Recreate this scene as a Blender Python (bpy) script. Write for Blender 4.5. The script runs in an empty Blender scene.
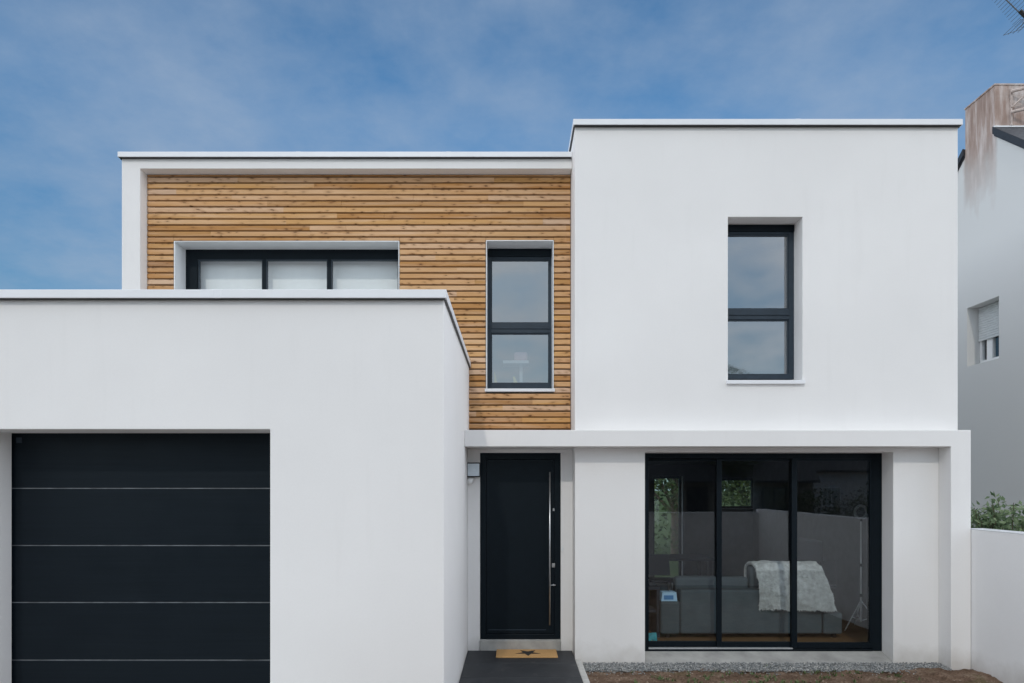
import bpy, bmesh, math, random
from mathutils import Vector, Matrix, noise as mnoise

H = 2.1                     # eye height above the soil; all z below are metres from eye level
F = 700.0                   # focal length in pixels of the photograph
CX, CY = 513.0, 487.0
S = bpy.context.scene
COL = S.collection
R = math.radians
rnd = random.Random(7)

def X(px, d): return (px - CX) * d / F
def Z(py, d): return (CY - py) * d / F

# ------------------------------------------------------------------ materials
def new_mat(name):
    m = bpy.data.materials.new(name); m.use_nodes = True
    nt = m.node_tree; nt.nodes.clear()
    out = nt.nodes.new('ShaderNodeOutputMaterial')
    b = nt.nodes.new('ShaderNodeBsdfPrincipled')
    nt.links.new(b.outputs[0], out.inputs[0])
    return m, nt, b, out
def N(nt, t, **kw):
    n = nt.nodes.new(t)
    for k, v in kw.items():
        if k.startswith('i_'):
            n.inputs[k[2:].replace('_', ' ')].default_value = v
        else: setattr(n, k, v)
    return n
def L(nt, a, b): nt.links.new(a, b)
def math_n(nt, op, a, b=None, c=None, clamp=False):
    n = nt.nodes.new('ShaderNodeMath'); n.operation = op; n.use_clamp = clamp
    for i, v in enumerate((a, b, c)):
        if v is None: continue
        if isinstance(v, (int, float)): n.inputs[i].default_value = v
        else: nt.links.new(v, n.inputs[i])
    return n.outputs[0]
def mix_c(nt, fac, a, b, mode='MIX'):
    n = nt.nodes.new('ShaderNodeMix'); n.data_type = 'RGBA'; n.blend_type = mode
    for sock, v in ((n.inputs[0], fac), (n.inputs[6], a), (n.inputs[7], b)):
        if isinstance(v, (int, float)): sock.default_value = v
        elif isinstance(v, tuple): sock.default_value = (*v, 1) if len(v) == 3 else v
        else: nt.links.new(v, sock)
    return n.outputs[2]
def noise_n(nt, vec, scale, detail=4, rough=.55, dim='3D'):
    n = nt.nodes.new('ShaderNodeTexNoise'); n.noise_dimensions = dim
    n.inputs['Scale'].default_value = scale; n.inputs['Detail'].default_value = detail
    n.inputs['Roughness'].default_value = rough
    if vec is not None: nt.links.new(vec, n.inputs['Vector'])
    return n.outputs['Fac']
def ramp(nt, fac, *stops):
    n = nt.nodes.new('ShaderNodeValToRGB')
    el = n.color_ramp.elements
    while len(el) < len(stops): el.new(.5)
    for e, (p, c) in zip(el, stops):
        e.position = p; e.color = (*c, 1) if isinstance(c, tuple) else (c, c, c, 1)
    nt.links.new(fac, n.inputs[0]); return n.outputs[0]
def mapr(nt, v, a, b, c=0., d=1.):
    n = nt.nodes.new('ShaderNodeMapRange')
    n.inputs[1].default_value = a; n.inputs[2].default_value = b
    n.inputs[3].default_value = c; n.inputs[4].default_value = d
    nt.links.new(v, n.inputs[0]); return n.outputs[0]
def bump(nt, bsdf, h, strength, dist):
    n = nt.nodes.new('ShaderNodeBump'); n.inputs['Strength'].default_value = strength
    n.inputs['Distance'].default_value = dist
    nt.links.new(h, n.inputs['Height']); nt.links.new(n.outputs[0], bsdf.inputs['Normal'])
def coord(nt, kind='Object'):
    return nt.nodes.new('ShaderNodeTexCoord').outputs[kind]
def sep(nt, v):
    n = nt.nodes.new('ShaderNodeSeparateXYZ'); nt.links.new(v, n.inputs[0]); return n.outputs
def comb(nt, x, y, z):
    n = nt.nodes.new('ShaderNodeCombineXYZ')
    for i, v in enumerate((x, y, z)):
        if isinstance(v, (int, float)): n.inputs[i].default_value = v
        else: nt.links.new(v, n.inputs[i])
    return n.outputs[0]

def simple(name, col, rough=.5, var=.08, scale=8, metallic=0., bumpy=0., bscale=60, spec=.5):
    m, nt, b, o = new_mat(name)
    c = coord(nt); f = noise_n(nt, c, scale, 5)
    dark = tuple(max(0, v * (1 - var)) for v in col); light = tuple(min(1, v * (1 + var)) for v in col)
    L(nt, ramp(nt, f, (.3, dark), (.7, light)), b.inputs['Base Color'])
    L(nt, mapr(nt, noise_n(nt, c, scale * 2.3), .3, .7, max(.02, rough - .06), min(1, rough + .06)), b.inputs['Roughness'])
    b.inputs['Metallic'].default_value = metallic
    b.inputs['Specular IOR Level'].default_value = spec
    if name.startswith('anthracite'): b.inputs['Specular Tint'].default_value = (.78, .92, 1., 1)
    if bumpy: bump(nt, b, noise_n(nt, c, bscale, 4), bumpy, .01)
    return m

def plaster(name, col, var=.04, dirt=None):
    m, nt, b, o = new_mat(name)
    c = coord(nt); s = sep(nt, c)
    big = noise_n(nt, c, .55, 4)
    streak = noise_n(nt, comb(nt, math_n(nt, 'MULTIPLY', s[0], 5.), s[1], math_n(nt, 'MULTIPLY', s[2], .5)), 1.6, 5)
    fine = noise_n(nt, c, 55, 3)
    base = ramp(nt, big, (.3, tuple(v * (1 - var) for v in col)), (.7, tuple(min(1, v * (1 + var * .6)) for v in col)))
    base = mix_c(nt, mapr(nt, streak, .58, .88, 0, .09), base, (.5, .49, .46))
    base = mix_c(nt, mapr(nt, fine, .3, .75, 0, .10), base, tuple(v * .80 for v in col))
    if dirt:                                   # splashed earth along the foot of the wall
        n2 = noise_n(nt, c, 4.5, 5)
        h = math_n(nt, 'ADD', s[2], math_n(nt, 'MULTIPLY', n2, -.38))
        base = mix_c(nt, mapr(nt, h, -.17, .08, .38, 0.), base, dirt)
    L(nt, base, b.inputs['Base Color'])
    b.inputs['Roughness'].default_value = .88
    b.inputs['Specular IOR Level'].default_value = .25
    hgt = math_n(nt, 'ADD', noise_n(nt, c, 190, 4, .7), math_n(nt, 'MULTIPLY', noise_n(nt, c, 2.2, 2), 2.2))
    bump(nt, b, hgt, .30, .006)
    return m

M = {}
M['plaster'] = plaster('white_plaster', (.84, .825, .81), dirt=(.34, .29, .23))
M['plaster_garden'] = plaster('garden_white', (.90, .89, .88), dirt=(.34, .29, .23))
M['plaster_band'] = plaster('white_concrete', (.80, .785, .77), .05)
M['plaster_grey'] = plaster('grey_plaster', (.635, .63, .615), .05)
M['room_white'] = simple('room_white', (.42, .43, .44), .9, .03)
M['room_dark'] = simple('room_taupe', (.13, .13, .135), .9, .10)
M['coping'] = simple('white_coping', (.80, .81, .83), .38, .03, 3)
M['anthracite'] = simple('anthracite_aluminium', (.0030, .0058, .0092), .45, .12, 14, spec=.22)
M['anthracite_grey'] = simple('grey_aluminium', (.026, .040, .056), .40, .10, 14, spec=.35)  # lighter grey aluminium for sashes, tall windows and small fittings
M['surround'] = simple('grey_metal_surround', (.82, .84, .85), .35, .04, 4)
M['steel'] = simple('brushed_steel', (.55, .56, .57), .32, .06, 30, metallic=1.)
M['alu_rail'] = simple('pale_aluminium', (.62, .64, .66), .35, .05, 20, metallic=.6)
M['concrete'] = simple('bare_concrete', (.36, .355, .335), .9, .22, 5, bumpy=.3, bscale=70)
M['kerb'] = simple('kerb_concrete', (.52, .51, .48), .9, .16, 9, bumpy=.3, bscale=80)
M['membrane'] = simple('black_membrane', (.012, .010, .009), .9, .1)
M['roofing'] = simple('roof_gravel', (.42, .41, .39), .9, .1)
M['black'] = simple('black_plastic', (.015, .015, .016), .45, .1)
M['white_paint'] = simple('white_paint', (.84, .84, .83), .4, .03)
M['sofa'] = simple('sofa_fabric', (.075, .100, .112), .95, .12, 5, bumpy=.25, bscale=220)
M['dark_fabric'] = simple('dark_fabric', (.035, .042, .055), .95, .12, 5)
M['fur'] = simple('fur', (.62, .645, .63), .95, .22, 16)
M['blue_box'] = simple('pale_blue_card', (.42, .66, .85), .6, .04)
M['blue'] = simple('blue_card', (.07, .24, .50), .6, .1)
M['teal'] = simple('teal_card', (.06, .33, .37), .6, .45, 18)
M['yellow'] = simple('yellow_card', (.75, .58, .14), .6, .06)
M['pink'] = simple('pink_cloth', (.72, .42, .45), .8, .06)
M['blind'] = simple('white_voile', (.92, .93, .93), .9, .03, 3)
M['tube_light'] = simple('milk_plastic', (.34, .36, .37), .5, .03)
M['slate'] = simple('slate', (.055, .060, .068), .6, .3, 14, bumpy=.4, bscale=30)
M['verge'] = simple('dark_board', (.022, .024, .030), .5, .2, 12)
M['shutter'] = simple('grey_shutter', (.60, .62, .62), .55, .05)
M['bark'] = simple('bark', (.10, .075, .05), .95, .35, 12, bumpy=.6, bscale=25)
M['stone'] = simple('rubble_stone', (.24, .215, .18), .95, .3, 6, bumpy=.6, bscale=12)
M['tarmac'] = simple('tarmac', (.05, .05, .052), .93, .25, 3, bumpy=.4, bscale=180)
M['paving'] = simple('concrete_paving', (.42, .405, .38), .9, .15, 3, bumpy=.3, bscale=90)
M['aerial'] = simple('aerial_metal', (.10, .11, .12), .5, .1)
M['sprout'] = simple('sprout_green', (.085, .125, .04), .7, .35, 30)

def leaf_mat(name, a, b_):
    m, nt, b, o = new_mat(name)
    g = nt.nodes.new('ShaderNodeNewGeometry')
    L(nt, ramp(nt, g.outputs['Random Per Island'], (.0, a), (1., b_)), b.inputs['Base Color'])
    b.inputs['Roughness'].default_value = .5
    b.inputs['Specular IOR Level'].default_value = .4
    t = nt.nodes.new('ShaderNodeBsdfTranslucent'); L(nt, ramp(nt, g.outputs['Random Per Island'], (0., a), (1., b_)), t.inputs[0])
    mx = nt.nodes.new('ShaderNodeMixShader'); mx.inputs[0].default_value = .3
    L(nt, b.outputs[0], mx.inputs[1]); L(nt, t.outputs[0], mx.inputs[2]); L(nt, mx.outputs[0], o.inputs[0])
    return m
M['leaf_laurel'] = leaf_mat('laurel_leaf', (.085, .15, .07), (.33, .42, .24))
M['leaf_tree'] = leaf_mat('tree_leaf', (.022, .050, .014), (.105, .155, .04))
M['leaf_hedge'] = leaf_mat('hedge_leaf', (.018, .045, .016), (.07, .11, .035))

def glass_mat(name, ior, tint, rough=.004):
    m = bpy.data.materials.new(name); m.use_nodes = True
    nt = m.node_tree; nt.nodes.clear()
    o = nt.nodes.new('ShaderNodeOutputMaterial'); mx = nt.nodes.new('ShaderNodeMixShader')
    g = nt.nodes.new('ShaderNodeNewGeometry'); dp = nt.nodes.new('ShaderNodeVectorMath'); dp.operation = 'DOT_PRODUCT'
    L(nt, g.outputs['Incoming'], dp.inputs[0]); L(nt, g.outputs['True Normal'], dp.inputs[1])
    f0 = ((ior - 1) / (ior + 1)) ** 2               # Schlick, the same from both sides of the thin pane
    k5 = math_n(nt, 'POWER', math_n(nt, 'SUBTRACT', 1., math_n(nt, 'ABSOLUTE', dp.outputs['Value']), clamp=True), 5.)
    fac = math_n(nt, 'ADD', math_n(nt, 'MULTIPLY', k5, 1 - f0), f0, clamp=True)
    tr = nt.nodes.new('ShaderNodeBsdfTransparent'); tr.inputs[0].default_value = (*tint, 1)
    gl = nt.nodes.new('ShaderNodeBsdfGlossy'); gl.inputs['Roughness'].default_value = rough
    gl.inputs['Color'].default_value = (.93, .97, 1., 1)
    c = coord(nt)
    bp = nt.nodes.new('ShaderNodeBump'); bp.inputs['Strength'].default_value = .012; bp.inputs['Distance'].default_value = .02
    L(nt, noise_n(nt, c, 1.7, 2), bp.inputs['Height']); L(nt, bp.outputs[0], gl.inputs['Normal'])
    L(nt, fac, mx.inputs[0]); L(nt, tr.outputs[0], mx.inputs[1]); L(nt, gl.outputs[0], mx.inputs[2])
    L(nt, mx.outputs[0], o.inputs[0])
    return m
M['glass'] = glass_mat('coated_glass', 1.9, (.90, .93, .94))
M['glass_clear'] = glass_mat('clear_glass', 1.5, (.96, .98, .98))
M['glass_up'] = glass_mat('coated_glass_upstairs', 3.7, (.72, .80, .84), .03)

# garage door: dark ribbed-free steel with satin grain
def panel_mat():
    m, nt, b, o = new_mat('garage_panel_steel')
    c = coord(nt); s = sep(nt, c)
    g = noise_n(nt, comb(nt, math_n(nt, 'MULTIPLY', s[0], .7), s[1], math_n(nt, 'MULTIPLY', s[2], 30.)), 1.5, 4)
    L(nt, ramp(nt, g, (.3, (.0030, .0056, .0090)), (.7, (.0050, .0085, .0130))), b.inputs['Base Color'])
    L(nt, mapr(nt, noise_n(nt, c, 2.5, 3), .3, .7, .36, .50), b.inputs['Roughness'])
    b.inputs['Specular IOR Level'].default_value = .24; b.inputs['Specular Tint'].default_value = (.78, .92, 1., 1)
    bump(nt, b, noise_n(nt, c, 260, 2), .10, .003)
    return m
M['garage_panel'] = panel_mat()

# larch cladding
PITCH, WZ0 = .0755, .66
def wood_mat():
    m, nt, b, o = new_mat('larch_slats')
    c = coord(nt); s = sep(nt, c)
    zr = math_n(nt, 'DIVIDE', math_n(nt, 'SUBTRACT', s[2], WZ0 + H), PITCH)
    row = math_n(nt, 'FLOOR', zr)
    w1 = nt.nodes.new('ShaderNodeTexWhiteNoise'); w1.noise_dimensions = '1D'; L(nt, row, w1.inputs['W'])
    brd = math_n(nt, 'FLOOR', math_n(nt, 'ADD', math_n(nt, 'MULTIPLY', s[0], .31), math_n(nt, 'MULTIPLY', w1.outputs[0], 9.)))
    w2 = nt.nodes.new('ShaderNodeTexWhiteNoise'); w2.noise_dimensions = '3D'; L(nt, comb(nt, row, brd, 3.3), w2.inputs['Vector'])
    idv = w2.outputs['Value']
    base = ramp(nt, idv, (0., (.33, .155, .058)), (.2, (.62, .34, .125)), (.4, (.68, .41, .205)), (.6, (.47, .23, .075)), (.8, (.65, .37, .17)), (1., (.68, .47, .32)))
    off = math_n(nt, 'MULTIPLY', idv, 37.)
    gv = comb(nt, math_n(nt, 'ADD', math_n(nt, 'MULTIPLY', s[0], 1.6), off), off, math_n(nt, 'MULTIPLY', s[2], 62.))
    gr = noise_n(nt, gv, 1.3, 6, .62)
    base = mix_c(nt, mapr(nt, gr, .50, .74, 0, .38), base, (.23, .105, .035))
    gv2 = comb(nt, math_n(nt, 'ADD', math_n(nt, 'MULTIPLY', s[0], .9), off), 1.7, math_n(nt, 'MULTIPLY', s[2], 14.))
    base = mix_c(nt, mapr(nt, noise_n(nt, gv2, 1.1, 3), .45, .75, 0, .5), base, (.76, .54, .37))
    # knots
    sgn = math_n(nt, 'SUBTRACT', math_n(nt, 'MULTIPLY', idv, 2.4), 1.2)
    lz = math_n(nt, 'FRACT', zr)
    warp = noise_n(nt, comb(nt, math_n(nt, 'MULTIPLY', s[0], 22.), off, math_n(nt, 'MULTIPLY', zr, 1.5)), 1., 3)
    for sc, thr, r0, r1, st in ((4.3, .55, .05, .13, 1.1), (9.5, .70, .07, .19, .9)):
        v = nt.nodes.new('ShaderNodeTexVoronoi'); v.voronoi_dimensions = '2D'; v.inputs['Scale'].default_value = 1.
        kx = math_n(nt, 'ADD', math_n(nt, 'MULTIPLY', s[0], sc), math_n(nt, 'ADD', math_n(nt, 'MULTIPLY', lz, math_n(nt, 'MULTIPLY', sgn, .45)), math_n(nt, 'MULTIPLY', off, 1.7)))
        ky = math_n(nt, 'ADD', math_n(nt, 'MULTIPLY', zr, .95 * sc / 5), math_n(nt, 'ADD', math_n(nt, 'MULTIPLY', warp, .22), math_n(nt, 'MULTIPLY', row, .73)))
        L(nt, comb(nt, kx, ky, 0), v.inputs['Vector'])
        pk = sep(nt, v.outputs['Color']); pick = pk[0]
        on = mapr(nt, pick, thr, thr + .05, 0, 1)
        kn = math_n(nt, 'MULTIPLY', mapr(nt, v.outputs['Distance'], r0, r1, 1., 0.), math_n(nt, 'MULTIPLY', on, math_n(nt, 'ADD', math_n(nt, 'MULTIPLY', pk[1], .6), .25)), clamp=True)
        halo = math_n(nt, 'MULTIPLY', mapr(nt, v.outputs['Distance'], r1, r1 * 2.6, .28, 0.), on, clamp=True)
        base = mix_c(nt, halo, base, (.30, .13, .045))
        base = mix_c(nt, math_n(nt, 'MULTIPLY', kn, st), base, (.085, .036, .013))
    # slow fading and greying along the wall, board by board
    base = mix_c(nt, mapr(nt, noise_n(nt, comb(nt, math_n(nt, 'MULTIPLY', s[0], .8), 0, math_n(nt, 'MULTIPLY', s[2], 1.6)), 1., 4), .45, .75, 0, .14), base, (.26, .135, .06))
    L(nt, base, b.inputs['Base Color'])
    b.inputs['Roughness'].default_value = .72; b.inputs['Specular IOR Level'].default_value = .25
    bump(nt, b, gr, .25, .004)
    return m
M['larch'] = wood_mat()

def floor_wood():
    m, nt, b, o = new_mat('oak_floor')
    c = coord(nt); s = sep(nt, c)
    pl = math_n(nt, 'FLOOR', math_n(nt, 'MULTIPLY', s[1], 7.))
    w = nt.nodes.new('ShaderNodeTexWhiteNoise'); w.noise_dimensions = '1D'; L(nt, pl, w.inputs['W'])
    base = ramp(nt, w.outputs[0], (0., (.17, .095, .042)), (1., (.25, .15, .072)))
    g = noise_n(nt, comb(nt, s[0], math_n(nt, 'MULTIPLY', s[1], 30.), w.outputs[0]), 2., 5)
    base = mix_c(nt, mapr(nt, g, .45, .75, 0, .5), base, (.20, .10, .04))
    L(nt, base, b.inputs['Base Color']); b.inputs['Roughness'].default_value = .4
    return m
M['oak'] = floor_wood()

def slab_mat():
    m, nt, b, o = new_mat('dark_stone_tile')
    c = coord(nt)
    f = noise_n(nt, c, 3.5, 6); d = noise_n(nt, c, 9., 5)
    base = ramp(nt, f, (.3, (.018, .020, .024)), (.7, (.032, .035, .040)))
    base = mix_c(nt, mapr(nt, d, .58, .8, 0, .35), base, (.14, .135, .125))
    L(nt, base, b.inputs['Base Color']); b.inputs['Roughness'].default_value = .62
    bump(nt, b, noise_n(nt, c, 90, 4), .25, .004)
    return m
M['slab'] = slab_mat()

def mat_coir():
    m, nt, b, o = new_mat('coir')
    c = coord(nt); f = noise_n(nt, c, 170, 3)
    L(nt, ramp(nt, f, (.25, (.40, .21, .075)), (.75, (.76, .46, .19))), b.inputs['Base Color'])
    b.inputs['Roughness'].default_value = .95; bump(nt, b, f, .8, .01); return m
M['coir'] = mat_coir()

def soil_mat():
    m, nt, b, o = new_mat('bare_earth')
    c = coord(nt)
    f = noise_n(nt, c, 5, 8, .65); g = noise_n(nt, c, 45, 5)
    base = ramp(nt, f, (.28, (.095, .058, .038)), (.52, (.20, .133, .094)), (.75, (.35, .265, .20)))
    base = mix_c(nt, mapr(nt, g, .44, .66, 0, .72), base, (.06, .037, .024))
    gm = noise_n(nt, c, 1.3, 5)
    base = mix_c(nt, mapr(nt, gm, .56, .68, 0, .5), base, (.12, .125, .05))
    lawn = ramp(nt, g, (.3, (.030, .055, .016)), (.7, (.075, .105, .035)))
    base = mix_c(nt, mapr(nt, sep(nt, c)[1], 8.5, 8.8, 0, 1), base, lawn)
    L(nt, base, b.inputs['Base Color']); b.inputs['Roughness'].default_value = .97
    b.inputs['Specular IOR Level'].default_value = .1
    bump(nt, b, g, .7, .02); return m
M['soil'] = soil_mat()

def gravel_mat():
    m, nt, b, o = new_mat('grey_chippings')
    g = nt.nodes.new('ShaderNodeNewGeometry')
    L(nt, ramp(nt, g.outputs['Random Per Island'], (0., (.12, .13, .135)), (.45, (.25, .26, .26)), (.8, (.35, .35, .34)), (1., (.50, .49, .46))), b.inputs['Base Color'])
    b.inputs['Roughness'].default_value = .85; return m
M['gravel'] = gravel_mat()

def chimney_mat():
    m, nt, b, o = new_mat('stained_render')
    c = coord(nt); s = sep(nt, c)
    st = noise_n(nt, comb(nt, math_n(nt, 'MULTIPLY', s[0], 9.), math_n(nt, 'MULTIPLY', s[1], 9.), math_n(nt, 'MULTIPLY', s[2], 1.3)), .8, 6, .65)
    bl = noise_n(nt, c, 2.2, 5)
    k = math_n(nt, 'ADD', math_n(nt, 'ADD', s[2], math_n(nt, 'MULTIPLY', st, 1.3)), math_n(nt, 'MULTIPLY', bl, .9))
    amt = mapr(nt, k, 8.15, 9.45, 0., 1.)          # soot and rust run down from the top and die out on the wall
    amt = math_n(nt, 'MULTIPLY', amt, mapr(nt, math_n(nt, 'ADD', math_n(nt, 'ABSOLUTE', s[1]), math_n(nt, 'MULTIPLY', bl, .16)), .47, .55, 1., 0.))
    rust = ramp(nt, st, (.30, (.23, .15, .118)), (.5, (.38, .28, .238)), (.68, (.60, .53, .50)))
    base = mix_c(nt, amt, (.635, .63, .615), rust)
    L(nt, base, b.inputs['Base Color']); b.inputs['Roughness'].default_value = .9
    bump(nt, b, noise_n(nt, c, 120, 4), .3, .006); return m
M['chimney'] = chimney_mat()

def roof_tiles():
    m, nt, b, o = new_mat('slate_courses')
    c = coord(nt)
    br = nt.nodes.new('ShaderNodeTexBrick'); br.inputs['Scale'].default_value = 5.
    br.inputs['Color1'].default_value = (.05, .056, .066, 1); br.inputs['Color2'].default_value = (.085, .09, .10, 1)
    br.inputs['Mortar'].default_value = (.012, .012, .014, 1); br.inputs['Mortar Size'].default_value = .018
    L(nt, c, br.inputs['Vector']); L(nt, br.outputs[0], b.inputs['Base Color'])
    b.inputs['Roughness'].default_value = .6; return m
M['roof_slates'] = roof_tiles()

# ------------------------------------------------------------------ mesh builder
ORIG = {}
class MB:
    def __init__(s): s.v = []; s.f = []
    def add(s, vs, fs):
        o = len(s.v); s.v += [tuple(v) for v in vs]; s.f += [tuple(i + o for i in f) for f in fs]; return s
    def box(s, x0, x1, y0, y1, z0, z1):
        x0, x1 = min(x0, x1), max(x0, x1); y0, y1 = min(y0, y1), max(y0, y1); z0, z1 = min(z0, z1), max(z0, z1)
        return s.add([(x0,y0,z0),(x1,y0,z0),(x1,y1,z0),(x0,y1,z0),(x0,y0,z1),(x1,y0,z1),(x1,y1,z1),(x0,y1,z1)],
              [(0,3,2,1),(4,5,6,7),(0,1,5,4),(1,2,6,5),(2,3,7,6),(3,0,4,7)])
    def prism(s, prof, axis, a, b):
        n = len(prof)
        def P(u, w, t): return {'x': (t, u, w), 'y': (u, t, w), 'z': (u, w, t)}[axis]
        vs = [P(u, w, a) for u, w in prof] + [P(u, w, b) for u, w in prof]
        fs = [tuple(range(n))[::-1], tuple(range(n, 2 * n))] + [(i, (i+1) % n, n + (i+1) % n, n + i) for i in range(n)]
        return s.add(vs, fs)
    def quad(s, *p): return s.add(p, [tuple(range(len(p)))])
    def tube(s, pts, rad, n=10, cap=True):
        pts = [Vector(p) for p in pts]; rads = rad if isinstance(rad, (list, tuple)) else [rad] * len(pts)
        vs = []; fs = []
        for i, p in enumerate(pts):
            t = (pts[min(i+1, len(pts)-1)] - pts[max(i-1, 0)]).normalized()
            u = t.orthogonal().normalized() if i == 0 else (u - t * u.dot(t)).normalized()
            w = t.cross(u)
            for k in range(n):
                a = 2 * math.pi * k / n
                vs.append(p + (u * math.cos(a) + w * math.sin(a)) * rads[i])
        for i in range(len(pts) - 1):
            for k in range(n):
                fs.append((i*n+k, i*n+(k+1) % n, (i+1)*n+(k+1) % n, (i+1)*n+k))
        if cap: fs += [tuple(range(n))[::-1], tuple(range((len(pts)-1)*n, len(pts)*n))]
        return s.add(vs, fs)
    def wall_xz(s, x0, x1, z0, z1, y0, y1, holes, wings=(0, 0), t=.3):
        """solid wall sheet with rectangular openings (a,b,c,d)=x0,x1,z0,z1"""
        xs = sorted({x0, x1, *[v for h in holes for v in h[:2] if x0 < v < x1]})
        zs = sorted({z0, z1, *[v for h in holes for v in h[2:] if z0 < v < z1]})
        full = lambda i, j: 0 <= i < len(xs)-1 and 0 <= j < len(zs)-1 and not any(
            h[0] <= (xs[i]+xs[i+1])/2 <= h[1] and h[2] <= (zs[j]+zs[j+1])/2 <= h[3] for h in holes)
        for i in range(len(xs)-1):
            for j in range(len(zs)-1):
                if not full(i, j): continue
                a, b, c, d = xs[i], xs[i+1], zs[j], zs[j+1]
                s.quad((a,y0,c),(b,y0,c),(b,y0,d),(a,y0,d)); s.quad((a,y1,c),(a,y1,d),(b,y1,d),(b,y1,c))
                if not full(i-1, j) and not (i == 0 and wings[0]): s.quad((a,y0,c),(a,y0,d),(a,y1,d),(a,y1,c))
                if not full(i+1, j) and not (i == len(xs)-2 and wings[1]): s.quad((b,y0,c),(b,y1,c),(b,y1,d),(b,y0,d))
                if not full(i, j-1): s.quad((a,y0,c),(a,y1,c),(b,y1,c),(b,y0,c))
                if not full(i, j+1): s.quad((a,y0,d),(b,y0,d),(b,y1,d),(a,y1,d))
        for yw_, xo, xi in ((wings[0], x0, x0 + t), (wings[1], x1, x1 - t)):
            if yw_:
                s.quad((xo,y0,z0),(xo,y0,z1),(xo,yw_,z1),(xo,yw_,z0)); s.quad((xi,y1,z0),(xi,yw_,z0),(xi,yw_,z1),(xi,y1,z1))
                s.quad((xo,yw_,z0),(xo,yw_,z1),(xi,yw_,z1),(xi,yw_,z0)); s.quad((xo,y1,z1),(xi,y1,z1),(xi,yw_,z1),(xo,yw_,z1))
        return s
    def build(s, name, mat, parent=None, bevel=0, smooth=False, base=None, segs=2):
        if parent is not None: o0 = ORIG[parent.name]
        else:
            xs, ys, zs = zip(*s.v)
            o0 = Vector(base) if base else Vector(((min(xs)+max(xs))/2, (min(ys)+max(ys))/2, min(zs)))
        me = bpy.data.meshes.new(name)
        me.from_pydata([(v[0]-o0.x, v[1]-o0.y, v[2]-o0.z) for v in s.v], [], s.f)
        bm = bmesh.new(); bm.from_mesh(me)
        if len(bm.verts) < 60000:
            bmesh.ops.remove_doubles(bm, verts=bm.verts, dist=1e-5)
        if bevel: bmesh.ops.dissolve_limit(bm, angle_limit=.01, verts=bm.verts, edges=bm.edges)
        if not smooth and 1 < len(bm.faces) < 20000: bmesh.ops.recalc_face_normals(bm, faces=bm.faces)
        bm.to_mesh(me); bm.free()
        if smooth:
            for p in me.polygons: p.use_smooth = True
        me.materials.append(M[mat] if isinstance(mat, str) else mat)
        o = bpy.data.objects.new(name, me); COL.objects.link(o)
        ORIG[o.name] = o0
        if parent is not None: o.parent = parent
        else: o.location = (o0.x, o0.y, o0.z + H)
        if bevel:
            md = o.modifiers.new('edge', 'BEVEL'); md.width = bevel; md.segments = segs
            md.limit_method = 'ANGLE'; md.angle_limit = R(40); md.harden_normals = False
        return o

def tag(o, label=None, cat=None, group=None, kind=None):
    if label: o['label'] = label
    if cat: o['category'] = cat
    if group: o['group'] = group
    if kind: o['kind'] = kind
    return o
def empty(name, loc, label, cat, group=None):
    o = bpy.data.objects.new(name, None); COL.objects.link(o); o.empty_display_size = .2
    o.location = (loc[0], loc[1], loc[2] + H); ORIG[o.name] = Vector(loc)
    return tag(o, label, cat, group)
def copy_thing(o, loc, parent=None):
    c = o.copy(); COL.objects.link(c); ORIG[c.name] = Vector(loc)
    if parent is None: c.location = (loc[0], loc[1], loc[2] + H)
    for ch in [k for k in bpy.data.objects if k.parent == o]:
        d = ch.copy(); COL.objects.link(d); d.parent = c
        for g in [k for k in bpy.data.objects if k.parent == ch]:
            e = g.copy(); COL.objects.link(e); e.parent = d
    return c
def box(*a): return MB().box(*a)

G = -2.1                     # soil level
# ================================================================== SETTING
# ground: one sheet out to the horizon, finer near the house where the bare earth shows
def ground():
    mb = MB()
    def h(x, y):
        if -1 < x < 5.3 and 5.0 < y < 8.3:
            e = min(1, (x - .8) / .3) if x < 1.1 else 1
            e = max(0, min(e, (y - 5.0) / .8))
            bank = .03 * max(0, min(1, (x - 4.3) / .5)) * max(0, min(1, (y - 7.2) / .5))
            dip = -.035 if y > 7.98 else 0
            return e * (.030 * mnoise.noise(Vector((x*2.1, y*2.1, 0))) + .022 * mnoise.noise(Vector((x*9, y*9, 3))) + .012 * mnoise.noise(Vector((x*24, y*24, 5)))) + bank + dip
        return 0
    xs = [-400, -120, -40, -12, -5] + [-1 + .7*i for i in range(3)] + [.82 + .03*i for i in range(150)] + [5.4, 8, 14, 40, 120, 400]
    ys = [-400, -120, -40, -15, -5, 0, 3, 5] + [5.6, 6.1, 6.5] + [6.6 + .03*i for i in range(56)] + [8.35, 10, 15, 25, 60, 150, 400]
    n = len(ys)
    vs = [(x, y, G + h(x, y)) for x in xs for y in ys]
    fs = [(i*n+j, (i+1)*n+j, (i+1)*n+j+1, i*n+j+1) for i in range(len(xs)-1) for j in range(n-1)]
    o = mb.add(vs, fs).build('ground', 'soil', smooth=True, base=(0, 0, G))
    tag(o, kind='structure')
ground()
tag(box(-4.75, -1.55, 1.6, 5.58, G - .1, G + .02).build('driveway', 'paving', bevel=.01), kind='structure')
tag(MB().quad((-200,-10,G+.012),(200,-10,G+.012),(200,-.5,G+.012),(-200,-.5,G+.012)).build('road', 'tarmac'), kind='structure')
tag(box(-200, 200, -.5, 1.5, G - .1, G + .13).build('pavement', 'paving', bevel=.02), kind='structure')
tag(box(-200, 200, -12, -10, G - .1, G + .13).build('pavement', 'paving', bevel=.02), kind='structure')
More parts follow.
